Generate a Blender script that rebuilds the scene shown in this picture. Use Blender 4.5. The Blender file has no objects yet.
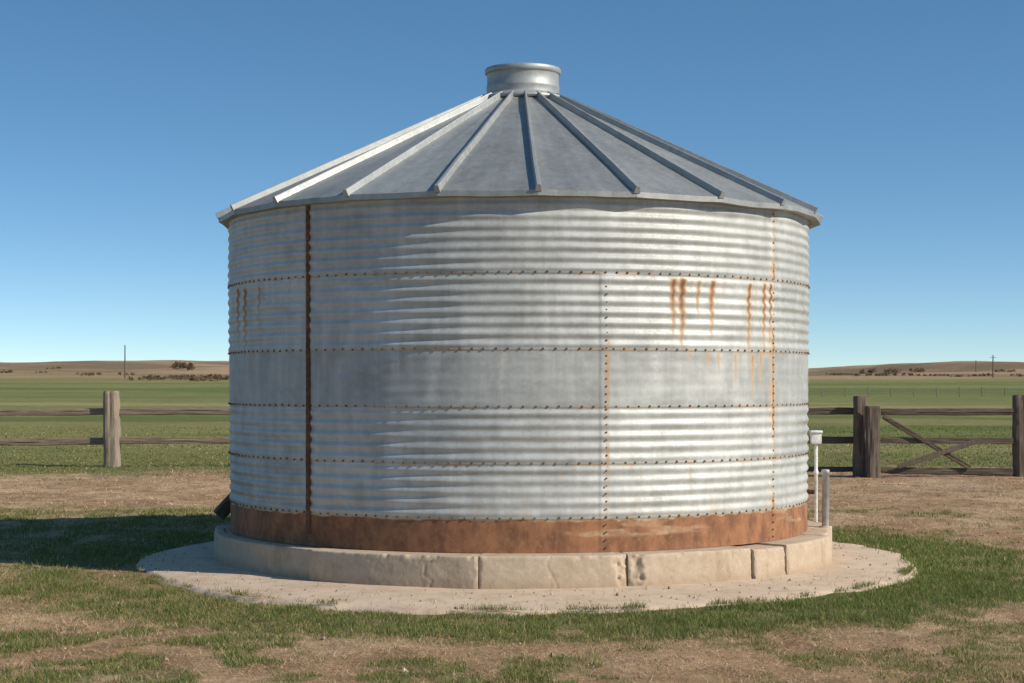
import bpy, math, numpy as np
from mathutils import Vector
rng = np.random.default_rng(7)
F = 1713.0; CX = -0.063; CD = 16.5; CH = 1.65
SUN_AZ = 66.0; SUN_EL = 33.0
scene = bpy.context.scene
try:
    scene.view_settings.view_transform = 'Standard'; scene.view_settings.look = 'None'; scene.view_settings.exposure = 0
except Exception: pass

# ---------------------------------------------------------------- helpers
def sm(a, b, x):
    t = np.clip((x - a) / (b - a), 0, 1); return t * t * (3 - 2 * t)
_tab = np.random.default_rng(99).random((256, 256)).astype(np.float32)
def vnoise(x, y, seed=0):
    x = np.asarray(x, dtype=np.float64); y = np.asarray(y, dtype=np.float64)
    xi = np.floor(x); yi = np.floor(y)
    xf = (x - xi).astype(np.float32); yf = (y - yi).astype(np.float32)
    a = (xi.astype(np.int32) + seed * 37) & 255; b = (yi.astype(np.int32) + seed * 91) & 255
    a1 = (a + 1) & 255; b1 = (b + 1) & 255
    u = xf * xf * (3 - 2 * xf); v = yf * yf * (3 - 2 * yf)
    p = _tab[a, b]; q = _tab[a1, b]; r = _tab[a, b1]; s = _tab[a1, b1]
    p = p + (q - p) * u; r = r + (s - r) * u
    return p + (r - p) * v
def fbm(x, y, seed=0, o=4):
    s = 0; a = 1; t = 0
    for i in range(o):
        s = s + a * vnoise(x * 2 ** i + 17.3 * i, y * 2 ** i - 9.1 * i, seed + i); t += a; a *= .5
    return s / t
def mesh_np(name, v, f, mat=None, attr=None, smooth=False, parent=None):
    v = np.asarray(v, dtype=np.float32).reshape(-1, 3); f = np.asarray(f, dtype=np.int32)
    k = f.shape[1]; me = bpy.data.meshes.new(name)
    me.vertices.add(len(v)); me.vertices.foreach_set('co', v.ravel())
    me.loops.add(f.size); me.loops.foreach_set('vertex_index', f.ravel())
    me.polygons.add(len(f)); me.polygons.foreach_set('loop_start', np.arange(0, f.size, k, dtype=np.int32))
    me.polygons.foreach_set('loop_total', np.full(len(f), k, dtype=np.int32))
    me.polygons.foreach_set('use_smooth', np.full(len(f), smooth, dtype=bool))
    me.update(calc_edges=True)
    if attr:
        for nm, d in attr.items():
            d = np.asarray(d, dtype=np.float32)
            if d.shape[1] == 3: d = np.concatenate([d, np.ones((len(d), 1), np.float32)], 1)
            a = me.color_attributes.new(nm, 'FLOAT_COLOR', 'POINT'); a.data.foreach_set('color', d.ravel())
    ob = bpy.data.objects.new(name, me); scene.collection.objects.link(ob)
    if mat: me.materials.append(mat)
    if parent: ob.parent = parent
    return ob
def grid_faces(nu, nv, off=0, wrap=False):
    nuu = nu if wrap else nu - 1
    i = np.arange(nuu)[:, None]; j = np.arange(nv - 1)[None, :]
    a = i * nv + j; b = ((i + 1) % nu) * nv + j
    return (np.stack([a, b, b + 1, a + 1], -1).reshape(-1, 4) + off)
class Parts:
    def __init__(s): s.v = []; s.f = []; s.n = 0; s.c = []
    def add(s, v, f, c=None):
        v = np.asarray(v, float).reshape(-1, 3); f = np.asarray(f)
        s.v.append(v); s.f.append(f + s.n); s.n += len(v)
        if c is not None: s.c.append(np.tile(np.asarray(c, float), (len(v), 1)))
    def make(s, name, mat, smooth=False, parent=None):
        at = {'col': np.concatenate(s.c)} if s.c else None
        return mesh_np(name, np.concatenate(s.v), np.concatenate(s.f), mat, at, smooth, parent)
def empty(name):
    e = bpy.data.objects.new(name, None); scene.collection.objects.link(e); e.empty_display_size = .3; return e
def lathe(prof, n=96, c=(0, 0, 0)):
    prof = np.asarray(prof, float); th = np.linspace(0, 2 * np.pi, n, endpoint=False)
    v = np.stack([np.sin(th)[:, None] * prof[None, :, 0] + c[0], -np.cos(th)[:, None] * prof[None, :, 0] + c[1],
                  np.ones((n, 1)) * prof[None, :, 1] + c[2]], -1).reshape(-1, 3)
    return v, grid_faces(n, len(prof), wrap=True)
def beam(p0, p1, w, h, nseg=24, rough=.006, taper=0, seed=1, rnd=.25, up=(0, 0, 1), nc=16):
    p0 = np.array(p0, float); p1 = np.array(p1, float); d = p1 - p0; L = np.linalg.norm(d); d /= L
    up = np.array(up, float)
    if abs(np.dot(up, d)) > .9: up = np.array([0, 1.0, 0])
    s = np.cross(d, up); s /= np.linalg.norm(s); u = np.cross(s, d)
    t = np.linspace(0, 1, nseg); a = np.linspace(0, 2 * np.pi, nc, endpoint=False)
    p = 2 / max(rnd, .05) if rnd < 1 else 2
    ca = np.cos(a); sa = np.sin(a); rr = (np.abs(ca) ** p + np.abs(sa) ** p) ** (-1 / p)
    rings = []
    for i, tt in enumerate(t):
        k = 1 - taper * tt
        nz = (fbm(a * 1.9 + seed * 3, np.full_like(a, tt * L * 2.2), seed) - .5) * 2 * rough * 1.5
        nz = nz + (vnoise(np.arange(nc) * 1.7, np.full(nc, tt * L * .7), seed + 5) - .5) * rough * 1.5
        bow = (vnoise(np.array([tt * L * .6]), np.array([seed * 1.3]), seed)[0] - .5) * rough * 4
        e = 1.0 if 0 < i < nseg - 1 else .93
        x = (ca * rr * w / 2 * k * e + nz * ca); y = (sa * rr * h / 2 * k * e + nz * sa)
        rings.append(p0 + d * tt * L + np.outer(x, s) + np.outer(y + bow, u))
    rings = [np.tile(p0 , (nc, 1)) + (rings[0] - p0) * .02 ] + rings + [np.tile(p1, (nc, 1)) + (rings[-1] - p1) * .02]
    v = np.stack(rings, 1)
    return v.reshape(-1, 3), grid_faces(nc, nseg + 2, wrap=True)[:, ::-1]

class M:
    def __init__(s, name):
        s.m = bpy.data.materials.new(name); s.m.use_nodes = True; s.t = s.m.node_tree
        s.b = s.t.nodes['Principled BSDF']; s.out = s.t.nodes['Material Output']
        s.tc = s.t.nodes.new('ShaderNodeTexCoord').outputs['Object']
    def put(s, sock, val):
        if hasattr(val, 'is_linked') or hasattr(val, 'links'): s.t.links.new(val, sock)
        else:
            if isinstance(val, (tuple, list)) and len(val) == 3 and sock.type == 'RGBA': val = (*val, 1)
            sock.default_value = val
    def vec(s, scale):
        n = s.t.nodes.new('ShaderNodeMapping'); s.t.links.new(s.tc, n.inputs[0]); n.inputs['Scale'].default_value = scale
        return n.outputs[0]
    def noise(s, scale=5, detail=5, rough=.6, vec=None, dist=0):
        n = s.t.nodes.new('ShaderNodeTexNoise'); s.t.links.new(vec if vec else s.tc, n.inputs['Vector'])
        n.inputs['Scale'].default_value = scale; n.inputs['Detail'].default_value = detail
        n.inputs['Roughness'].default_value = rough; n.inputs['Distortion'].default_value = dist
        return n.outputs[0]
    def voro(s, scale=5, out='Distance', vec=None, feature='F1'):
        n = s.t.nodes.new('ShaderNodeTexVoronoi'); n.feature = feature
        s.t.links.new(vec if vec else s.tc, n.inputs['Vector']); n.inputs['Scale'].default_value = scale
        return n.outputs[out]
    def attr(s, name):
        n = s.t.nodes.new('ShaderNodeAttribute'); n.attribute_name = name; return n.outputs['Color']
    def sep(s, c):
        n = s.t.nodes.new('ShaderNodeSeparateColor'); s.put(n.inputs[0], c); return n.outputs
    def math(s, op, a, b=0., c=0.):
        n = s.t.nodes.new('ShaderNodeMath'); n.operation = op
        s.put(n.inputs[0], a); s.put(n.inputs[1], b); s.put(n.inputs[2], c); return n.outputs[0]
    def mr(s, x, a, b, c=0., d=1., smooth=True):
        n = s.t.nodes.new('ShaderNodeMapRange'); n.interpolation_type = 'SMOOTHSTEP' if smooth else 'LINEAR'
        s.put(n.inputs[0], x); n.inputs[1].default_value = a; n.inputs[2].default_value = b
        n.inputs[3].default_value = c; n.inputs[4].default_value = d; return n.outputs[0]
    def mix(s, f, a, b, bt='MIX'):
        n = s.t.nodes.new('ShaderNodeMix'); n.data_type = 'RGBA'; n.blend_type = bt
        s.put(n.inputs[0], f); s.put(n.inputs[6], a); s.put(n.inputs[7], b); return n.outputs[2]
    def bump(s, h, strength=.3, dist=.01):
        n = s.t.nodes.new('ShaderNodeBump'); s.put(n.inputs['Height'], h)
        n.inputs['Strength'].default_value = strength; n.inputs['Distance'].default_value = dist
        s.t.links.new(n.outputs[0], s.b.inputs['Normal'])
    def set(s, **k):
        for a, v in k.items(): s.put(s.b.inputs[a.replace('_', ' ')], v)

# ---------------------------------------------------------------- materials
def mat_galv(name, base=(.50, .525, .54), metal=.72, rough=.42, use_mask=True):
    m = M(name)
    n1 = m.noise(2.2, 6, .62); n2 = m.noise(38, 4, .6); st = m.noise(3.0, 6, .65, vec=m.vec((5, 5, .55)))
    sp = m.sep(m.voro(45, 'Color'))[0]; n5 = m.noise(9, 8, .7)
    tone = m.math('ADD', m.mr(n1, .3, .7, .90, 1.08), m.mr(st, .3, .7, -.06, .06))
    tone = m.math('ADD', tone, m.mr(sp, 0, 1, -.04, .04, False))
    tone = m.math('ADD', tone, m.mr(n5, .3, .7, -.07, .07))
    if use_mask:
        r, g, b = m.sep(m.attr('mask'))[:3]
        tone = m.math('MULTIPLY', tone, g)
    cmb = m.t.nodes.new('ShaderNodeCombineColor')
    for i in range(3): m.put(cmb.inputs[i], m.math('MULTIPLY', tone, base[i]))
    col = cmb.outputs[0]
    rough_s = m.math('ADD', m.mr(n2, .3, .7, rough - .04, rough + .06), m.mr(sp, 0, 1, -.03, .05))
    met = metal
    if use_mask:
        ch = m.math('MULTIPLY', b, m.mr(n2, .3, .65, .3, 1))
        col = m.mix(ch, col, (.62, .63, .60))
        nr = m.noise(22, 8, .72); nr2 = m.noise(7, 6, .7, vec=m.vec((1, 1, .5)))
        x = m.math('ADD', r, m.math('MULTIPLY', m.math('SUBTRACT', m.math('ADD', m.math('MULTIPLY', nr, .6), m.math('MULTIPLY', nr2, .4)), .5), .9))
        stain = m.math('MULTIPLY', m.mr(r, .02, .6), m.mr(x, .05, .5, .2, .85))
        core = m.mr(x, .45, .85)
        col = m.mix(stain, col, (.52, .34, .18))
        rc = m.mix(m.mr(nr2, .35, .65), (.15, .060, .028), (.33, .145, .065))
        rc = m.mix(m.mr(nr, .5, .75, 0, .55), rc, (.42, .225, .12))
        col = m.mix(m.math('MULTIPLY', core, .93), col, rc)
        rm = m.math('MAXIMUM', m.math('MULTIPLY', stain, .7), core)
        met = m.math('MULTIPLY', m.math('SUBTRACT', 1., rm), m.math('SUBTRACT', metal, m.math('MULTIPLY', ch, .25)))
        rough_s = m.math('ADD', rough_s, m.math('MULTIPLY', rm, .3))
    m.set(Base_Color=col, Metallic=met, Roughness=rough_s)
    m.bump(m.math('ADD', n2, m.math('MULTIPLY', n1, 2.)), .12, .004)
    return m.m
def mat_rust(name, dark=(.07, .028, .014), lite=(.26, .10, .04)):
    m = M(name); n = m.noise(25, 8, .7); n2 = m.noise(5, 5, .6)
    m.set(Base_Color=m.mix(m.mr(m.math('ADD', m.math('MULTIPLY', n, .5), m.math('MULTIPLY', n2, .5)), .35, .62), dark, lite), Roughness=.85)
    m.bump(n, .5, .004); return m.m
def mat_concrete(name, a, b, c, sc=1.0, pits=.6, ground_stain=False):
    m = M(name); n = m.noise(2.5 * sc, 8, .65); n2 = m.noise(30 * sc, 6, .7); n3 = m.noise(5 * sc, 5, .6, vec=m.vec((1, 1, .35)))
    n4 = m.noise(9 * sc, 8, .72)
    col = m.mix(m.mr(n, .35, .65), a, b)
    col = m.mix(m.mr(n3, .54, .70, 0, .65), col, c)
    col = m.mix(m.mr(n4, .54, .68, 0, .40), col, tuple(q * .62 for q in c))
    col = m.mix(m.mr(n4, .46, .34, 0, .5), col, tuple(min(.75, q * 1.18) for q in a))
    if ground_stain:
        sp = m.t.nodes.new('ShaderNodeSeparateXYZ'); m.t.links.new(m.tc, sp.inputs[0])
        hz = m.math('ADD', sp.outputs[2], m.math('MULTIPLY', m.math('SUBTRACT', n, .5), .25))
        col = m.mix(m.mr(hz, .13, .03, 0, .5), col, (.32, .23, .145))
    pit = m.mr(m.voro(60 * sc), 0, .12, pits, 1)
    col = m.mix(m.mr(n2, .35, .75, .0, .35), col, c)
    hv = m.math('MULTIPLY', m.math('ADD', n2, m.math('MULTIPLY', n4, 1.2)), pit)
    col = m.mix(1., col, pit, 'MULTIPLY')
    m.set(Base_Color=col, Roughness=.93); m.b.inputs['Specular IOR Level'].default_value = .2
    m.bump(hv, .45, .008); return m.m
def mat_wood(name, a, b, vert=True):
    m = M(name)
    sc = (14, 14, 1.1) if vert else (1.1, 14, 14)
    n = m.noise(3, 8, .7, vec=m.vec(sc)); n2 = m.noise(3, 5, .6)
    col = m.mix(m.mr(n, .32, .66), a, b)
    col = m.mix(m.mr(n, .28, .36, .85, 0), col, (.03, .024, .018))
    col = m.mix(m.mr(n2, .45, .7, 0, .5), col, tuple(x * .55 for x in a))
    m.set(Base_Color=col, Roughness=.9); m.b.inputs['Specular IOR Level'].default_value = .2
    m.bump(n, .8, .015); return m.m
def mat_col(name, transl=.0, rough=.85, nz=12):
    m = M(name); c = m.attr('col'); n = m.noise(nz, 5, .65)
    f = m.mr(n, .25, .75, .72, 1.28, False)
    v = m.t.nodes.new('ShaderNodeVectorMath'); v.operation = 'SCALE'; m.put(v.inputs[0], c); m.put(v.inputs['Scale'], f)
    m.set(Base_Color=v.outputs[0], Roughness=rough); m.b.inputs['Specular IOR Level'].default_value = .25
    if transl > 0:
        t = m.t.nodes.new('ShaderNodeBsdfTranslucent'); m.put(t.inputs[0], v.outputs[0])
        x = m.t.nodes.new('ShaderNodeMixShader'); x.inputs[0].default_value = transl
        m.t.links.new(m.b.outputs[0], x.inputs[1]); m.t.links.new(t.outputs[0], x.inputs[2]); m.t.links.new(x.outputs[0], m.out.inputs[0])
    return m.m
def mat_ground():
    m = M('ground_mat'); c = m.attr('col')
    far = m.noise(.35, 7, .65); mid = m.noise(3.2, 7, .7); fine = m.noise(26, 7, .75); grit = m.noise(150, 3, .7)
    f = m.math('MULTIPLY', m.mr(far, .25, .75, .88, 1.12), m.mr(mid, .28, .72, .8, 1.2))
    f = m.math('MULTIPLY', f, m.mr(fine, .3, .7, .65, 1.3)); f = m.math('MULTIPLY', f, m.mr(grit, .3, .7, .75, 1.25))
    v = m.t.nodes.new('ShaderNodeVectorMath'); v.operation = 'SCALE'; m.put(v.inputs[0], c); m.put(v.inputs['Scale'], f)
    m.set(Base_Color=v.outputs[0], Roughness=.96); m.b.inputs['Specular IOR Level'].default_value = .1
    m.bump(m.math('ADD', m.math('MULTIPLY', mid, 1.2), m.math('ADD', fine, m.math('MULTIPLY', grit, .4))), .65, .028)
    return m.m

M_wall = mat_galv('galvanized_wall', (.485, .500, .470), .30, .60)
M_roof = mat_galv('galvanized_roof', (.31, .325, .31), .45, .52)
M_rib = mat_galv('galvanized_rib', (.37, .39, .38), .42, .52, False)
M_rust = mat_rust('rusted_steel', (.055, .026, .016), (.17, .075, .036))
M_bolt = mat_rust('bolt_steel', (.075, .05, .038), (.20, .14, .105))
M_conc = mat_concrete('foundation_concrete', (.54, .44, .325), (.47, .375, .265), (.36, .27, .18), ground_stain=True, pits=.75)
M_apron = mat_concrete('apron_concrete', (.62, .49, .365), (.54, .42, .30), (.44, .33, .22), .8, .8)
M_woodL = mat_wood('weathered_wood_pale', (.36, .30, .225), (.24, .19, .14))
M_woodLr = mat_wood('weathered_rail_pale', (.30, .235, .17), (.19, .14, .10), False)
M_woodR = mat_wood('weathered_wood_dark', (.21, .17, .13), (.11, .085, .065))
M_woodRr = mat_wood('weathered_rail_dark', (.16, .125, .095), (.085, .065, .05), False)

# ---------------------------------------------------------------- ground height / colour fields
def g_height(x, y):
    d = y + CD
    rad = np.sqrt(x * x + d * d)
    dd = np.maximum(np.where(d > 0, rad, rad * .35), 0)
    base = np.interp(dd, [0, 90, 200, 330, 420, 620, 900, 1100, 1500, 4000], [0, 0, 1.2, 2.0, 2.9, 5.0, 7.6, 8.0, 5, -10])
    hill = 6.0 * np.exp(-((x + 150) / 95) ** 2) * sm(450, 900, dd) + 4.5 * np.exp(-((x - 215) / 45) ** 2) * sm(450, 900, dd) + 2.5 * np.exp(-((x + 240) / 60) ** 2) * sm(300, 620, dd)
    hill = hill + (fbm(x / 60 + 3.1, y / 260, 11, 4) - .5) * 5 * sm(380, 850, dd)
    small = (fbm(x / 40, y / 60, 12, 3) - .5) * .8 * sm(70, 300, dd)
    near = (fbm(x * .5, y * .5, 13, 3) - .5) * .07 + (fbm(x * 5, y * 5, 14, 3) - .5) * .03
    r = np.hypot(x, y); near = near * sm(3.3, 4.6, r) 
    return base + hill + small + near
AX, AY0 = 3.58, 4.04
def el_r(x, y):
    return np.sqrt(((x - .06) / AX) ** 2 + ((y + .22) / AY0) ** 2)
def green(x, y):
    e = el_r(x, y); n = fbm(x * .9, y * .9, 21, 4) - .5; n2 = fbm(x * 3.1, y * 2.3, 22, 4) - .5
    width = 1.28 + .05 * sm(0, 3, x) * sm(-4, 1, y) + .03 * sm(2, -3, x)
    ring = sm(width + .08, width - .07, e + n * .28 + n2 * .20)
    back = sm(4.0, 1.5, y)
    right = sm(-1, 2.5, x)
    ring = ring * (back * (.78 + .22 * right) + (1 - back) * .5)
    ring *= np.where(x < 0, np.clip(.95 + n * 2.0 + n2 * 1.4, .3, 1), 1)
    patch = sm(.02, .18, n * .8 + n2 * .9) * .62 * (1 - .35 * right)
    leftg = sm(-2, -4, x) * sm(7.5, 5.5, y + n * 3) * sm(-4, -.6, y) * .65 * np.clip(.8 + n2 * 2.4, 0, 1)
    fieldg = sm(14.6, 18.5, y + n * 5 + np.where(x > 0, -.0, 2.0) + n2 * 2)
    track = sm(5.5, 8.0, y + n * 2)
    patch = patch * (1 - .8 * track)
    return np.clip(np.maximum.reduce([ring, patch, leftg, fieldg * .95]), 0, 1)
def lerp(a, b, t): return a + (b - a) * t[..., None]
def ground_col(x, y):
    g = green(x, y); n = fbm(x * .7, y * .7, 31, 4); n2 = fbm(x * 4, y * 3, 32, 3)
    A = lambda *c: np.array(c, float) * np.ones(x.shape + (3,))
    dry = lerp(A(.41, .265, .15), A(.52, .36, .22), sm(.35, .65, n))
    dry = lerp(dry, A(.25, .155, .085), sm(.48, .68, n2) * .55)
    grn = lerp(A(.115, .135, .04), A(.18, .185, .065), sm(.4, .65, n2))
    c = lerp(dry, grn, g * .88)
    d = y + CD
    wv = (fbm(x / 60, y / 400, 33, 3) - .5)
    dw = d * (1 + wv * .35)
    stripe = fbm(x / 14, y / 7, 34, 5)
    f1 = lerp(A(.13, .155, .045), A(.23, .215, .08), sm(.40, .68, stripe))
    c = lerp(c, f1, sm(34, 42, d))
    stripe2 = fbm(x / 60, y / 12, 35, 4)
    f2 = lerp(A(.31, .26, .12), A(.19, .205, .07), sm(.34, .54, stripe2))
    c = lerp(c, f2, sm(85, 100, dw))
    f3 = lerp(A(.135, .17, .05), A(.22, .22, .08), sm(.4, .62, fbm(x / 70, y / 30, 36, 4)))
    c = lerp(c, f3, sm(125, 150, dw))
    f4 = lerp(A(.36, .265, .145), A(.25, .20, .095), sm(.42, .62, fbm(x / 80, y / 60, 37, 4)))
    c = lerp(c, f4, sm(330, 370, dw))
    f5 = lerp(A(.40, .27, .16), A(.22, .16, .095), sm(.38, .6, fbm(x / 35, y / 60, 38, 5)))
    c = lerp(c, f5, sm(460, 520, dw))
    return c
def graded(lo, hi, step, far, g=1.035):
    mid = np.arange(lo, hi, step); out = [hi]; s = step
    while out[-1] < far: s *= g; out.append(out[-1] + s)
    neg = [lo]; s = step
    while neg[-1] > -far: s *= g; neg.append(neg[-1] - s)
    return np.concatenate([np.array(neg[:0:-1]), mid, np.array(out)])
gx = graded(-7, 7, .06, 2500); gy = graded(-7.5, 8, .06, 3000, 1.022)
gy = gy[gy > -60]; gy = np.concatenate([[-2500, -900, -300, -120], gy])
X, Y = np.meshgrid(gx, gy, indexing='ij')
Z = g_height(X, Y)
mesh_np('ground', np.stack([X, Y, Z], -1), grid_faces(len(gx), len(gy)), mat_ground(), {'col': ground_col(X, Y).reshape(-1, 3)}, True)

# apron
nth = 420; th = np.linspace(0, 2 * np.pi, nth, endpoint=False)
er = 1 + (fbm(np.cos(th) * 2.2 + 5, np.sin(th) * 2.2 + 5, 41, 4) - .5) * .08 + (fbm(np.cos(th) * 14 + 50, np.sin(th) * 14 + 50, 42, 3) - .5) * .04
rings = []
for k, z in [(.62, .034), (.7, .034), (.78, .036), (.86, .034), (.93, .031), (.975, .024), (.995, .012), (1.01, -.05)]:
    rings.append(np.stack([np.cos(th) * AX * er * k + .06, np.sin(th) * AY0 * er * k - .22, z + (fbm(np.cos(th) * 9 * k + 9, np.sin(th) * 9 * k + 9, 43) - .5) * .012], -1))
mesh_np('concrete_apron', np.stack(rings, 1), grid_faces(nth, len(rings), wrap=True)[:, ::-1], M_apron, None, True)
ico = np.array([(1, 0, 0), (-1, 0, 0), (0, 1, 0), (0, -1, 0), (0, 0, 1), (0, 0, -1)], float)
icf = np.array([(0, 2, 4), (2, 1, 4), (1, 3, 4), (3, 0, 4), (2, 0, 5), (1, 2, 5), (3, 1, 5), (0, 3, 5)])
NG = 6500; gxs = rng.uniform(-6, 6, NG); gys = rng.uniform(-7, 4, NG); ee = el_r(gxs, gys)
kp = (np.hypot(gxs, gys) > 3.08) & (rng.random(NG) < np.where(ee < 1.04, .45, .5 * (1 - green(gxs, gys)))); gxs = gxs[kp]; gys = gys[kp]; ee = ee[kp]
sz = rng.uniform(.004, .011, len(gxs)) * np.where(rng.random(len(gxs)) < .06, 2.2, 1)
gz = np.where(ee < 1, .036, g_height(gxs, gys)) + sz * .3
vv = ico[None] * sz[:, None, None] * rng.uniform(.6, 1.3, (len(gxs), 6, 1)) + np.stack([gxs, gys, gz], -1)[:, None]
ff = (icf[None] + np.arange(len(gxs))[:, None, None] * 6).reshape(-1, 3)
cc = np.repeat(np.array([.42, .32, .22]) * rng.uniform(.5, 1.3, (len(gxs), 1)), 6, 0)
mesh_np('gravel', vv, ff, mat_col('gravel_mat', 0), {'col': cc}, False)

# ---------------------------------------------------------------- grass blades
def blades(n, xr, yr, hgt, wid, kind, amt=1.0):
    x = rng.uniform(*xr, n); y = rng.uniform(*yr, n)
    d = y + CD; keep = (np.abs(x) < d * .36 + .8) & (np.hypot(x, y) > 3.15)
    x = x[keep]; y = y[keep]
    g = green(x, y); e = el_r(x, y)
    cl = fbm(x * 6, y * 6, 51, 2)
    if kind == 'green':
        p = np.clip(g * 1.15, .03, 1) * (.28 + 1.4 * sm(.35, .62, cl))
    else:
        p = np.clip(1.0 - g * .80, .08, 1) * (.3 + 1.2 * sm(.35, .65, fbm(x * 2.2, y * 2.2, 52, 3)))
    edge = .995 + (fbm(x * 4, y * 4, 53, 2) - .5) * .09
    p = p * (e > edge) + (e <= edge) * (e > .6) * np.where(kind == 'green', .003, .012)
    k = rng.random(len(x)) < p * amt
    x = x[k]; y = y[k]; g = g[k]; e = e[k]; m = len(x)
    z = np.where(e < 1, .03, g_height(x, y) - .004)
    a = rng.uniform(0, 2 * np.pi, m)
    if kind == 'green':
        h = hgt * rng.uniform(.4, 1.2, m) * (.5 + .6 * g) * (.6 + .8 * fbm(x * 3, y * 3, 54, 2)); lean = rng.uniform(.2, 1.3, m)
    else:
        h = hgt * rng.uniform(.3, 1.3, m); lean = rng.uniform(1.0, 6, m)
    L = np.sqrt(1 + lean ** 2); hz = h / L; hx = h * lean / L
    la = rng.uniform(0, 2 * np.pi, m)
    w = wid * rng.uniform(.6, 1.3, m)
    b = np.stack([x, y, z], -1); s = np.stack([np.cos(a), np.sin(a), 0 * a], -1) * w[:, None] / 2
    dr = np.stack([np.cos(la) * hx, np.sin(la) * hx, hz], -1)
    mid = b + dr * .55 + np.stack([0 * a, 0 * a, hz * .12], -1)
    v = np.stack([b - s, b + s, mid + s * .75, mid - s * .75, b + dr], 1).reshape(-1, 3)
    i = np.arange(m)[:, None] * 5
    f = np.concatenate([i + np.array([0, 1, 2]), i + np.array([0, 2, 3]), i + np.array([3, 2, 4])])
    u = rng.random(m)[:, None]; t = rng.random(m)
    if kind == 'green':
        c = np.array([.105, .15, .032]) * (1 - u) + np.array([.21, .255, .07]) * u
        dryf = (t < (.46 - .36 * g))[:, None]
        c = np.where(dryf, np.array([.44, .34, .17]) * (.6 + .6 * u), c)
    else:
        c = np.array([.38, .25, .14]) * (1 - u) + np.array([.72, .54, .34]) * u
        c = np.where((t < .12)[:, None], np.array([.19, .18, .06]), c)
        c = np.where((t > .87)[:, None], np.array([.17, .105, .06]), c)
    return v, f, np.repeat(c, 5, 0)
def join(bl):
    vs, fs, cs, n = [], [], [], 0
    for v, f, c in bl: vs.append(v); fs.append(f + n); cs.append(c); n += len(v)
    return np.concatenate(vs), np.concatenate(fs), np.concatenate(cs)
v, f, c = join([blades(680000, (-6.5, 6.5), (-7.6, -1.5), .052, .004, 'green'),
                blades(280000, (-8, 8), (-1.5, 6), .055, .007, 'green'),
                blades(160000, (-15, 15), (6, 24), .045, .013, 'green', .7),
                blades(40000, (-24, 24), (24, 50), .05, .03, 'green', .6)])
mesh_np('grass', v, f, mat_col('grass_mat', .3), {'col': c}, False)
v, f, c = join([blades(330000, (-6.5, 6.5), (-7.6, -1.5), .055, .003, 'dry'),
                blades(130000, (-8, 8), (-1.5, 6), .06, .005, 'dry'),
                blades(65000, (-13, 13), (6, 17), .07, .010, 'dry'),
                blades(55000, (-20, 20), (15, 36), .08, .018, 'dry', 1.2)])
mesh_np('dry_straw', v, f, mat_col('straw_mat', .15), {'col': c}, False)

# ---------------------------------------------------------------- grain bin
R = 2.75
def th_of(u, r=R):
    t = 0.0
    for _ in range(30):
        s = (u - 512 - 6.5) * (CD - r * math.cos(t)) / F / r; t = math.asin(max(-.999, min(.999, s)))
    return t
def z_of(v, u=518.5, r=R): return CH - (v - 384) * (CD - r * math.cos(th_of(u, r))) / F
bin_ = empty('grain_bin')
SEAM = [.29, .558, 1.0, 1.457, 1.923, 2.54, 3.215]
pitch = .0885
NT = 1440
zs = []
for i in range(6):
    n = 20 if i == 0 else int(round((SEAM[i + 1] - SEAM[i]) / pitch * 8))
    zs += list(np.linspace(SEAM[i] + (.0015 if i else 0), SEAM[i + 1] - .0015, n))
zs = np.array(zs); T = np.linspace(-np.pi, np.pi, NT, endpoint=False)
TT, ZZ = np.meshgrid(T, zs, indexing='ij')
course = np.searchsorted(np.array(SEAM[1:-1]), ZZ)
amp = np.array([0, .0070, .0070, .0008, .0070, .0066])[course]
z0 = np.array(SEAM)[course]; z1 = np.array(SEAM)[course + 1]
ncor = np.round((z1 - z0) / pitch)
ph = (ZZ - z0) / (z1 - z0) * ncor
prof = -np.cos(ph * 2 * np.pi)
edgef = sm(0, .03, ZZ - z0) * sm(0, .03, z1 - ZZ)
off = np.array([-.002, .002, .005, .008, .011, .014])[course]
ampv = .35 + 1.3 * fbm(TT * 3 + 9, ZZ * 5, 61, 3)
dent = (fbm(TT * 3.2 + 20, ZZ * 1.6, 62, 3) - .5) * .014 + (fbm(TT * 7 + 20, ZZ * 9, 63, 3) - .5) * .010
laps = [th_of(308), th_of(605), th_of(772), th_of(308) - 1.57, th_of(308) + math.pi, th_of(772) + 1.2]
lap = 0
for i, l in enumerate(laps):
    dl = (TT - l + np.pi) % (2 * np.pi) - np.pi
    w = sm(-.022, -.018, dl) * (1 - sm(.0, .22, dl)) * .0045
    if i == 1: w = w * (ZZ < 2.54)
    lap = lap + w
rr = R + off - .008 + amp * ampv * prof * edgef + dent * (.4 + .6 * edgef) * np.where(course == 3, .6, 1) + lap
rust = np.zeros_like(TT); chalk = np.zeros_like(TT)
def dth(t0): return ((TT - t0 + np.pi) % (2 * np.pi) - np.pi) * R
rim = sm(.572, .54, ZZ + (fbm(TT * 30, ZZ * 3, 70, 3) - .5) * .04)
pale = sm(.50, .68, fbm(TT * 5 + 3, ZZ * 16, 71, 4))
band = 1.0 - .32 * pale * sm(.35, .44, ZZ) * sm(-.3, .3, TT) - .15 * sm(.55, .7, fbm(TT * 12, ZZ * 14, 72, 4))
rust = np.maximum(rust, rim * band)
rust = np.maximum(rust, .38 * sm(.85, .54, ZZ + (fbm(TT * 40, ZZ * 1.5, 73, 3) - .5) * .5) * fbm(TT * 60, ZZ * 3, 74, 2))
wob = (fbm(ZZ * 6, TT * 3, 75, 3) - .5)
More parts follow.
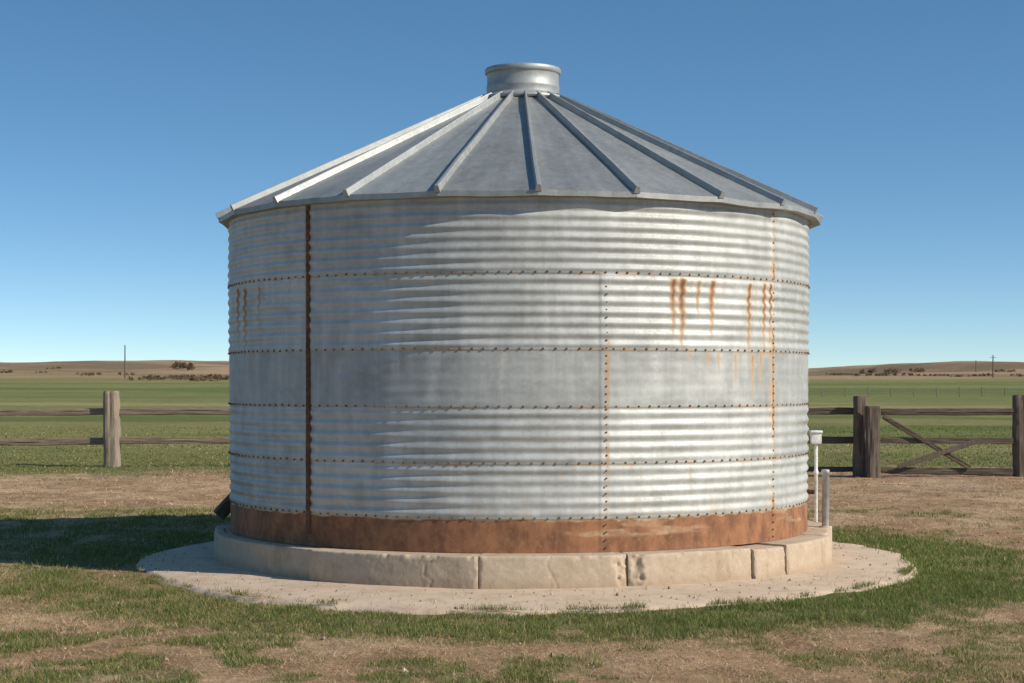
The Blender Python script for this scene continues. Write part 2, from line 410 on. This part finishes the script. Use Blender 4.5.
def drip(u, v0, v1, w, s):
    global rust
    t0 = th_of(u); zt = z_of(v0, u); zb = z_of(v1, u)
    x = dth(t0) + wob * .03
    ww = w * (1 - .4 * sm(zt, zb, ZZ))
    m = np.exp(-(x / ww) ** 2) * sm(zt + .015, zt - .02, ZZ) * np.clip((ZZ - zb) / (zt - zb), 0, 1) ** .4
    rust = np.maximum(rust, m * s)
for a in [(672, 278, 340, .040, .85), (681, 278, 356, .044, .92), (697, 280, 325, .028, .72), (711, 280, 344, .038, .86), (722, 281, 302, .022, .5), (690, 280, 300, .02, .5),
          (748, 283, 372, .038, .88), (763, 283, 370, .034, .9), (769, 283, 360, .028, .88), (755, 284, 325, .022, .55), (735, 352, 395, .026, .62), (718, 352, 382, .024, .55), (752, 354, 404, .034, .64), (707, 352, 374, .032, .55), (690, 352, 368, .022, .5), (760, 352, 395, .034, .6),
          (238, 288, 350, .06, .8), (245, 288, 356, .06, .8), (259, 286, 335, .03, .65), (250, 350, 395, .04, .4), (243, 405, 450, .04, .4),
          (330, 352, 400, .02, .3), (470, 410, 440, .015, .3), (560, 466, 505, .02, .35), (640, 466, 500, .02, .35), (690, 466, 510, .02, .4), (540, 352, 380, .012, .3)]:
    drip(*a)
for i in range(60):
    t0 = rng.uniform(-1.6, 1.6); k = rng.integers(1, 6); zt = SEAM[k]; Ld = rng.uniform(.05, .35)
    j0 = int((t0 - .03 + np.pi) / (2 * np.pi) * NT) % NT; sl = slice(max(0, j0 - 2), j0 + 20)
    x = ((TT[sl] - t0) * R) + wob[sl] * .015; zz = ZZ[sl]
    rust[sl] = np.maximum(rust[sl], np.exp(-(x / .014) ** 2) * (zz < zt) * np.clip(1 - (zt - zz) / Ld, 0, 1) * rng.uniform(.2, .45))
n_ = fbm(TT * 25, ZZ * 3.5, 76, 4)
rust = np.maximum(rust, np.exp(-(dth(laps[0]) / .045) ** 2) * .6 * sm(.25, .5, n_))
rust = np.maximum(rust, np.exp(-(dth(laps[2]) / .035) ** 2) * (.3 + .45 * sm(.4, .6, n_)) * .95)
rust = np.maximum(rust, np.exp(-((dth(laps[2]) + .04) / .07) ** 2) * .4 * sm(.4, .6, n_))
v605 = np.interp(ZZ[0], [.5, .9, 1.05, 1.3, 1.75, 2.0, 2.1], [.7, .35, .5, .35, .62, .45, .15])[None, :] * (ZZ < 2.54)
rust = np.maximum(rust, np.exp(-((dth(laps[1]) - .01) / .026) ** 2) * v605 * (.5 + .5 * sm(.35, .6, n_)))
for s_ in SEAM[1:-1]:
    rust = np.maximum(rust, np.exp(-((ZZ - s_) / .012) ** 2) * .5 * sm(.35, .65, fbm(TT * 30, ZZ * 0, 77, 3)))
edges = sorted([(l + np.pi) % (2 * np.pi) - np.pi for l in laps])
pidx = np.searchsorted(edges, TT)
pv = rng.uniform(.90, 1.06, (8, 8)); panel = pv[pidx, course]
panel = np.where(course == 3, panel * .86, panel)
streak = fbm(TT * 38, ZZ * .8, 78, 4); soft = fbm(TT * 5, ZZ * 2.2, 79, 4)
tone = panel * (.85 + .17 * streak + .13 * soft)
tone *= 1 - .16 * np.exp(-((ZZ - np.array(SEAM)[course]) / .018) ** 2)
tone *= 1 - .12 * sm(.55, .75, fbm(TT * 14, ZZ * 10, 83, 4))
chalk = .45 * sm(.58, .74, fbm(TT * 24 + 7, ZZ * .9, 80, 4)) * sm(.35, .6, fbm(TT * 3, ZZ * 2, 81, 3))
chalk += .15 * sm(.55, .7, soft) 
for u, v0, v1, w in [(338, 360, 515, .05), (430, 352, 405, .04), (500, 352, 400, .03), (655, 352, 400, .05), (720, 352, 400, .06), (256, 285, 350, .03), (350, 275, 350, .04), (402, 200, 270, .04)]:
    x = dth(th_of(u)) + wob * .05
    chalk = np.maximum(chalk, np.exp(-(x / w) ** 2) * sm(z_of(v1, u) - .04, z_of(v1, u) + .1, ZZ) * sm(z_of(v0, u) + .03, z_of(v0, u) - .03, ZZ) * .5)
V = np.stack([np.sin(TT) * rr, -np.cos(TT) * rr, ZZ], -1)
mesh_np('wall', V, grid_faces(NT, len(zs), wrap=True), M_wall, {'mask': np.stack([rust, tone, np.clip(chalk, 0, 1)], -1).reshape(-1, 3)}, True, bin_)

P = Parts()
def dome(cx, n, rad=.0095, hgt=.008):
    n = np.array(n, float); up = np.array([0, 0, 1.0]); s = np.cross(up, n); s /= np.linalg.norm(s); u = np.cross(n, s)
    a = np.linspace(0, 2 * np.pi, 6, endpoint=False); vs = []
    for k, h in [(1, -.004), (1, hgt * .7), (.6, hgt), (.01, hgt)]:
        vs.append(cx + n * h + (np.outer(np.cos(a), s) + np.outer(np.sin(a), u)) * rad * k)
    return np.stack(vs, 1).reshape(-1, 3), grid_faces(6, 4, wrap=True)
offs = [-.002, .002, .005, .008, .011, .014]
for k in range(1, 6):
    nb = 180
    for j in range(nb):
        t = -math.pi + 2 * math.pi * (j + .3 * (k % 2)) / nb + rng.normal(0, .0012)
        z = SEAM[k] + .012 + rng.normal(0, .0015) ; r = R + offs[k] - .006
        n = (math.sin(t), -math.cos(t), 0); P.add(*dome(np.array([n[0] * r, n[1] * r, z]), n, rng.uniform(.0075, .010)))
for i, l in enumerate(laps):
    for z in np.arange(.33, 3.14, .062):
        if i == 1 and z > 2.54: continue
        r = R + .006 + (.010 if i == 0 else 0); t = l + rng.normal(0, .0006)
        n = (math.sin(t), -math.cos(t), 0); P.add(*dome(np.array([n[0] * r, n[1] * r, z]), n, .0072 if i else .010))
P.make('bolts', M_bolt, False, bin_)
def strip(t0, w, z0, z1, name, mat, r0=R + .016):
    nz = 120; z = np.linspace(z0, z1, nz)
    xs = np.array([-w / 2 - .002, -w / 2, -w / 6, w / 6, w / 2, w / 2 + .002]); ro = np.array([-.03, 0, .003, .003, 0, -.03])
    A, B = np.meshgrid(np.arange(6), z, indexing='ij')
    ed = (fbm(B * 9 + np.sign(xs[A]) * 7, B * 0, 90, 3) - .5) * .006
    t = t0 + (xs[A] + ed * np.sign(xs[A])) / R; r = r0 + ro[A]
    mesh_np(name, np.stack([np.sin(t) * r, -np.cos(t) * r, B], -1), grid_faces(6, nz), mat, None, False, bin_)
strip(laps[0], .042, .40, 3.19, 'seam_strip', M_rust)
# roof
NR = 22; t0r = math.radians(2.7); dt = 2 * math.pi / NR
RB, ZB, RT, ZT = 2.86, 3.20, .36, 4.385; AP0, APX = .012, .030
def cone(t, s, h=0):
    r = RB + (RT - RB) * s; z = ZB + (ZT - ZB) * s
    sl = math.atan2(ZT - ZB, RB - RT)
    return r + h * math.sin(sl), z + h * math.cos(sl)
Pv, Pf, Pm, nn = [], [], [], 0
for k in range(NR):
    ta = t0r + k * dt; tb = ta + dt; nu, nv = 18, 40
    Uu, Ss = np.meshgrid(np.linspace(0, 1, nu), np.linspace(0, 1, nv), indexing='ij')
    bump = (fbm(Uu * 2 + k * 7, Ss * 5, 101, 3) - .5) * .018 * np.sin(np.pi * Uu) + rng.uniform(-.01, .01) * np.sin(np.pi * Uu)
    r, z = cone(0, Ss, bump)
    pa = np.stack([np.sin(ta) * r + AP0 + APX * Ss, -np.cos(ta) * r, z], -1); pb = np.stack([np.sin(tb) * r + AP0 + APX * Ss, -np.cos(tb) * r, z], -1)
    vv = pa * (1 - Uu[..., None]) + pb * Uu[..., None]
    low = vv[:, :1].copy(); low[..., 2] -= .045; low2 = low.copy(); low2[..., :2] *= .965; low2[..., 2] -= .004
    under = low2.copy(); under[..., :2] *= .93; under[..., 2] += .03
    vv = np.concatenate([under, low2, low, vv], 1); nv2 = nv + 3
    mk = np.zeros(vv.shape); S2 = np.concatenate([np.zeros((nu, 3)), Ss], 1); U2 = np.concatenate([Uu[:, :3], Uu], 1)
    ru = .12 * sm(.06, .0, S2) * sm(.4, .6, fbm(U2 * 6 + k * 3, S2 * 9, 102, 3)) + .4 * sm(.93, 1, S2) * fbm(U2 * 5 + k, S2 * 5, 103, 2)
    mk[..., 0] = ru; mk[..., 1] = rng.uniform(.88, 1.12) * (.8 + .4 * fbm(U2 * 9 + k * 5, S2 * 2.0, 104, 4)); mk[..., 2] = .12 * sm(.5, .75, fbm(U2 * 4 + k * 9, S2 * 6, 105, 4))
    Pv.append(vv.reshape(-1, 3)); Pm.append(mk.reshape(-1, 3)); Pf.append(grid_faces(nu, nv2) + nn); nn += nu * nv2
ob = mesh_np('roof_panels', np.concatenate(Pv), np.concatenate(Pf), M_roof, {'mask': np.concatenate(Pm)}, True, bin_)
try: ob.data.set_sharp_from_angle(angle=math.radians(35))
except Exception: pass
P = Parts()
for k in range(NR):
    t = t0r + k * dt; rad = np.array([math.sin(t), -math.cos(t), 0]); tan = np.array([math.cos(t), math.sin(t), 0])
    S = np.linspace(-.004, .985, 30); sec = [(-.028, -.01), (-.024, .004), (-.017, .042), (-.013, .047), (.013, .047), (.017, .042), (.024, .004), (.028, -.01)]
    vs = []
    for (w, h) in sec:
        r, z = cone(0, S, h + 0 * S); wob_ = (vnoise(S * 4, S * 0 + k, 110) - .5) * .008
        kk = .45 + .55 * (r / RB)
        q = rad * r[:, None] + tan * (w * kk + wob_)[:, None] + np.outer(z, [0, 0, 1]); q[:, 0] += AP0 + APX * S
        vs.append(q)
    v_ = np.stack(vs, 0); P.add(v_.reshape(-1, 3), grid_faces(8, 30))
    n0 = v_[:, 0]; P.add(np.array([n0[0], n0[1], n0[6], n0[7], n0[1], n0[2], n0[5], n0[6], n0[2], n0[3], n0[4], n0[5]]), np.array([[0, 1, 2, 3], [4, 5, 6, 7], [8, 9, 10, 11]]))
P.make('roof_ribs', M_rib, False, bin_)
P = Parts()
prof = [(.30, 4.33), (.445, 4.355), (.455, 4.370), (.453, 4.385), (.375, 4.415), (.352, 4.43), (.348, 4.47), (.354, 4.485), (.354, 4.50), (.346, 4.515), (.345, 4.61),
        (.350, 4.622), (.362, 4.628), (.368, 4.64), (.368, 4.665), (.360, 4.678), (.25, 4.682), (.02, 4.69)]
P.add(*lathe(prof, 96, (AP0 + APX, 0, 0))); ob = P.make('roof_collar', M_rib, True, bin_)
try: ob.data.set_sharp_from_angle(angle=math.radians(35))
except Exception: pass
P = Parts()
P.add(*beam((-2.70, .35, .62), (-2.93, .25, .36), .14, .12, 8, .004, 0, 3)); P.add(*beam((-2.70, .35, .50), (-2.80, .33, .50), .30, .28, 6, .003, 0, 4))
P.make('discharge_chute', M_woodRr, False, bin_)

# ---------------------------------------------------------------- foundation blocks
fnd = empty('concrete_foundation')
cuts = [math.degrees(th_of(u, 3.0)) for u in (305, 477, 629, 752, 784)]
cuts = [-180, -152, -120, -92, -66] + cuts + [68, 96, 124, 152, 180]
for i in range(len(cuts) - 1):
    a, b = math.radians(cuts[i]), math.radians(cuts[i + 1]); gap = .0010 + .0008 * rng.random(); a += gap; b -= gap
    ro = 2.965 + rng.uniform(-.012, .012); zt = .288 + rng.uniform(-.006, .006); tilt = rng.uniform(-.02, .02)
    if cuts[i] < -50: ro = 2.895
    if -40 < cuts[i] < -30: tilt = .02
    if 39 < cuts[i] < 45: ro += .05; zt -= .015
    if 45 < cuts[i] < 50: ro += .045
    nu = max(20, int((b - a) * 3 / .012)); 
    profl = [(2.62, .285)] + [(q, zt) for q in np.linspace(2.74, ro - .02, 8)] + [(ro - .004, zt - .003), (ro, zt - .012)] + [(ro + .012 * (1 - q), zt * q) for q in np.linspace(.90, -.25, 26)]
    profl = np.array(profl); npf = len(profl)
    U, J = np.meshgrid(np.linspace(0, 1, nu), np.arange(npf), indexing='ij')
    t = a + (b - a) * U
    r = profl[J, 0]; z = profl[J, 1].copy()
    arc = r > 2.8
    chord = math.cos((b - a) / 2) / np.cos(t - (a + b) / 2); mixf = .3
    r = np.where(arc, r * (1 - mixf * (1 - chord)) + .5 * mixf * 3 * (1 - math.cos((b - a) / 2)) + tilt * (U - .5) * 2, r)
    nz = fbm(t * 3 * 20, z * 22 + r * 20, 120 + i, 4) - .5; big = fbm(t * 3 * 2.0, z * 4, 140 + i, 3) - .5
    r = r + arc * (nz * .006 + big * .008); z = z + arc * (z > .2) * (nz * .007 + big * .008)
    ed = np.minimum(U, 1 - U) * (b - a) * 3
    chip = sm(.014, 0, ed + (fbm(z * 24, U * 0, 160 + i, 3) - .5) * .04) * .012
    ar = sm(zt - .03, zt, z) * sm(.62, .75, fbm(t * 3 * 8, t * 0, 170 + i, 3)) * .022
    if abs(cuts[i + 1] - cuts[7]) < .5 or abs(cuts[i] - cuts[7]) < .5:
        near_ = sm(.13, .02, np.abs(t - math.radians(cuts[7])) * 3 + (fbm(z * 20, t * 60, 181, 4) - .5) * .20)
        ar = np.maximum(ar, near_ * .04)
    for cu in (rng.uniform(.2, .8),):
        path = cu + (fbm(z * 9, z * 0, 200 + i, 4) - .5) * .16
        ar = ar + (np.abs(U - path) * (b - a) * 3 < .007) * .006
    r = r - arc * (chip + ar)
    v_ = np.stack([np.sin(t) * r, -np.cos(t) * r, z], -1)
    P = Parts(); P.add(v_.reshape(-1, 3), grid_faces(nu, npf)[:, ::-1])
    for e in (0, nu - 1):
        q = v_[e]; inner = q.copy(); c_ = np.array([math.sin(t[e, 0]) * 2.62, -math.cos(t[e, 0]) * 2.62]); inner[:, :2] = c_
        P.add(np.stack([q, inner], 0).reshape(-1, 3), grid_faces(2, npf))
    P.make('block_%d' % (i + 1), M_conc, True, fnd)

# ---------------------------------------------------------------- timber fences
def wx(u, d): return (u - 512) * d / F + CX
def wz(v, d): return CH - (v - 384) * d / F
def wy(d): return d - CD
lf = empty('wooden_fence'); D = 34.3
def post(par, u, vtop, D, w, mat, name='post', seed=1, rnd=.6, taper=.1):
    P = Parts(); x = wx(u, D); P.add(*beam((x, wy(D), -.2), (x + rng.uniform(-.02, .02), wy(D), wz(vtop, D)), w, w, 40, .014, taper, seed, rnd, nc=24))
    P.make(name, mat, False, par)
def rail(par, u0, v0, u1, v1, D0, D1, w, h, mat, seed=1, name='rail', yo=0):
    P = Parts(); P.add(*beam((wx(u0, D0), wy(D0) + yo, wz(v0, D0)), (wx(u1, D1), wy(D1) + yo, wz(v1, D1)), w, h, 50, .008, 0, seed, .35))
    P.make(name, mat, False, par)
post(lf, 112.5, 391, D, .335, M_woodL, 'post_1', 3)
post(lf, -110, 390, D, .33, M_woodL, 'post_2', 4)
post(lf, 330, 391, D, .33, M_woodL, 'post_3', 5)
for j, v in enumerate((412, 441)):
    rail(lf, -110, v + 2, 112, v - .5, D, D, .08, .135, M_woodLr, 6 + j, 'rail_%d' % (j + 1), .02)
    rail(lf, 113, v - 1, 330, v, D, D, .08, .13, M_woodLr, 16 + j, 'rail_%d' % (j + 3), -.03)
rf = empty('wooden_fence'); D = 30.4
post(rf, 860, 396, D, .25, M_woodR, 'post_1', 21)
post(rf, 873, 406, D - .3, .24, M_woodR, 'post_2', 22, .3, .02)
post(rf, 1022, 395, D, .30, M_woodR, 'post_3', 23, .5)
post(rf, 660, 396, D, .26, M_woodR, 'post_4', 24)
post(rf, 1180, 396, D, .26, M_woodR, 'post_5', 25)
for j, v in enumerate((411.5, 440, 469)):
    rail(rf, 660, v, 860, v, D, D, .06, .12 if j < 2 else .09, M_woodRr, 31 + j, 'rail_%d' % (j + 1), .16)
    rail(rf, 1022, v, 1180, v, D, D, .06, .12, M_woodRr, 35 + j, 'rail_%d' % (j + 4), .16)
gt = empty('wooden_gate'); Dg = 30.25
for j, (v, h) in enumerate(((411.5, .115), (440, .10), (470, .11))):
    rail(gt, 881, v, 1013, v + .5, Dg, Dg, .05, h, M_woodRr, 41 + j, 'rail_%d' % (j + 1))
rail(gt, 883, 417, 970, 468, Dg - .06, Dg - .06, .035, .085, M_woodRr, 44, 'brace_1')
rail(gt, 898, 467, 975, 442, Dg - .11, Dg - .11, .035, .08, M_woodR, 45, 'brace_2')

M_dist = mat_wood('distant_wood', (.30, .25, .19), (.2, .16, .12))
def g_h0(x, y): return float(g_height(np.array([x]), np.array([y]))[0])
df = Parts(); 
for x in np.arange(12, 90, 1.9):
    y = 122 + x * .06; z = g_h0(x, y)
    df.add(*beam((x, y, z - .2), (x + rng.uniform(-.05, .05), y, z + .75 + rng.uniform(-.1, .1)), .10, .10, 4, .004, 0, 5, .6, nc=8))
for h in (.35, .65):
    xs = np.arange(12, 90, 6.4)
    for a, b in zip(xs[:-1], xs[1:]):
        za, zb = [g_h0(q, 122 + q * .06) for q in (a, b)]
        df.add(*beam((a, 122 + a * .06, za + h), (b, 122 + b * .06, zb + h), .04, .06, 4, .002, 0, 6, .4, nc=8))
df.make('pasture_fence', M_dist)

def pole(u, vtop, D, cross=True):
    e = empty('utility_pole'); x = wx(u, D); y = wy(D); z = g_h0(x, y)
    P = Parts(); P.add(*beam((x, y, z - 1), (x, y, wz(vtop, D)), .36, .36, 12, .01, .3, 9, .8)); P.make('pole', M_woodR, False, e)
    if cross:
        P = Parts(); zt = wz(vtop, D) - .6; P.add(*beam((x - .8, y, zt), (x + .8, y, zt), .12, .12, 6, .003, 0, 9, .4)); P.make('crossarm', M_woodR, False, e)
pole(125, 345, 420, False); pole(993, 355, 450); pole(976, 360, 620, False)

def shrub_mass(items, name, cols):
    vs, cs = [], []
    for (u, D, w, h) in items:
        x0 = wx(u, D); y0 = wy(D); n = int(220 * max(1, w / 4))
        lobes = [(rng.uniform(-.5, .5) * w, rng.uniform(-.3, .3) * w, rng.uniform(.25, .6) * h, rng.uniform(.2, .42) * h) for _ in range(max(5, int(w * 1.6)))]
        zb = g_h0(x0, y0); l = np.array(lobes)[rng.integers(len(lobes), size=n)]
        q = rng.normal(0, 1, (n, 3)); q /= np.linalg.norm(q, axis=1)[:, None]; q *= (l[:, 3] * rng.uniform(.6, 1.1, n))[:, None]
        p = np.stack([x0 + l[:, 0] + q[:, 0] * 1.5, y0 + l[:, 1] + q[:, 1], zb + np.maximum(.05, l[:, 2] + q[:, 2])], -1)
        tri = p[:, None] + rng.normal(0, (.10 * h + .08) * .8, (n, 3, 3)); vs.append(tri.reshape(-1, 3))
        c = np.array(cols)[rng.integers(len(cols), size=n)] * rng.uniform(.6, 1.3, (n, 1)); cs.append(np.repeat(c, 3, 0))
    V = np.concatenate(vs)
    mesh_np(name, V, np.arange(len(V)).reshape(-1, 3), mat_col(name + '_mat', .2, .9, .5), {'col': np.concatenate(cs)}, False)
items = [(u, 600 + rng.uniform(-15, 15), rng.uniform(3, 5), rng.uniform(1.8, 3.2)) for u in (174, 180, 187)]
items += [(u + rng.uniform(-4, 4), rng.uniform(330, 430), rng.uniform(4, 8), rng.uniform(.7, 1.5)) for u in range(140, 232, 9)]
items += [(u, 640, rng.uniform(4, 7), rng.uniform(1.5, 2.6)) for u in (868, 893, 918)]
items += [(u + rng.uniform(-6, 6), rng.uniform(480, 620), rng.uniform(5, 10), rng.uniform(.6, 1.3)) for u in range(830, 1040, 19)]
items += [(u + rng.uniform(-6, 6), rng.uniform(480, 620), rng.uniform(4, 8), rng.uniform(.5, 1.1)) for u in range(-10, 150, 23)]
shrub_mass(items, 'distant_shrubs', [(.20, .14, .085), (.15, .125, .065), (.25, .17, .10), (.12, .11, .055)])

# ---------------------------------------------------------------- pipe and electrical box
mp = M('grey_pipe'); n = mp.noise(14, 5, .6); mp.set(Base_Color=mp.mix(mp.mr(n, .3, .7), (.46, .47, .47), (.33, .33, .325)), Metallic=.3, Roughness=.5)
mw = M('white_paint'); n = mw.noise(20, 5, .6); mw.set(Base_Color=mw.mix(mw.mr(n, .35, .7), (.78, .78, .76), (.55, .53, .5)), Roughness=.5)
D = 16.3; x = wx(825.5, D); e = empty('steel_pipe')
P = Parts(); P.add(*lathe([(.034, 0), (.034, wz(474, D)), (.040, wz(474, D) + .002), (.040, wz(470, D)), (.034, wz(469.5, D)), (.001, wz(469, D))], 24, (x, wy(D), 0))); o = P.make('pipe', mp.m, True, e)
P = Parts(); P.add(*lathe([(.001, .30), (.06, .298), (.062, .29), (.062, .02)], 24, (x, wy(D), 0))); P.make('base_flange', M_conc, True, e)
D = 17.6; x = wx(816, D); e = empty('electrical_box'); y = wy(D)
P = Parts(); P.add(*beam((x, y, wz(443.5, D)), (x, y, wz(431, D)), .11, .10, 6, .001, 0, 1, .2)); P.make('box', mw.m, False, e)
P = Parts(); P.add(*beam((x, y, wz(433, D)), (x, y, wz(430.5, D)), .13, .13, 4, .001, 0, 1, .2)); P.make('lid', mw.m, False, e)
P = Parts(); P.add(*lathe([(.018, .02), (.018, wz(475, D)), (.024, wz(474, D)), (.024, wz(471, D)), (.018, wz(470, D)), (.018, wz(443, D))], 20, (x, y, 0))); P.make('conduit', mw.m, True, e)
P = Parts(); P.add(*beam((x - .02, y, wz(492, D)), (x - .22, y + .1, wz(492, D)), .05, .05, 5, .001, 0, 1, .5)); P.make('bracket', M_rust, False, e)

# ---------------------------------------------------------------- light, sky, camera
az = math.radians(SUN_AZ); el = math.radians(SUN_EL)
sd = Vector((math.sin(az) * math.cos(el), -math.cos(az) * math.cos(el), math.sin(el)))
L = bpy.data.lights.new('sun', 'SUN'); L.energy = 4.9; L.angle = math.radians(.5); L.color = (1, .90, .77)
lo = bpy.data.objects.new('sun', L); scene.collection.objects.link(lo); lo.rotation_euler = sd.to_track_quat('Z', 'Y').to_euler(); lo.location = sd * 60
w = bpy.data.worlds.new('World'); scene.world = w; w.use_nodes = True; nt = w.node_tree
bg = nt.nodes['Background']; sky = nt.nodes.new('ShaderNodeTexSky'); sky.sky_type = 'NISHITA'; sky.sun_disc = False
sky.sun_elevation = el; sky.sun_rotation = math.atan2(sd.x, sd.y); sky.air_density = 1.0; sky.dust_density = .3; sky.ozone_density = 1.3; sky.altitude = 300
tc = nt.nodes.new('ShaderNodeTexCoord'); mp_ = nt.nodes.new('ShaderNodeVectorMath'); mp_.operation = 'MULTIPLY_ADD'; mp_.inputs[1].default_value = (1, 1, 2.1); mp_.inputs[2].default_value = (0, 0, .05)
nm = nt.nodes.new('ShaderNodeVectorMath'); nm.operation = 'NORMALIZE'
nt.links.new(tc.outputs['Generated'], mp_.inputs[0]); nt.links.new(mp_.outputs[0], nm.inputs[0]); nt.links.new(nm.outputs[0], sky.inputs[0])
hs = nt.nodes.new('ShaderNodeHueSaturation'); hs.inputs['Saturation'].default_value = 1.22; hs.inputs['Hue'].default_value = .493
nt.links.new(sky.outputs[0], hs.inputs['Color'])
nt.links.new(hs.outputs[0], bg.inputs[0]); bg.inputs[1].default_value = .145
cam = bpy.data.cameras.new('camera'); co = bpy.data.objects.new('camera', cam); scene.collection.objects.link(co)
cam.sensor_width = 36; cam.lens = F * 36 / 1024; cam.shift_y = 42.5 / 1024; cam.clip_end = 8000
co.location = (CX, -CD, CH); co.rotation_euler = (math.radians(90), 0, 0); scene.camera = co
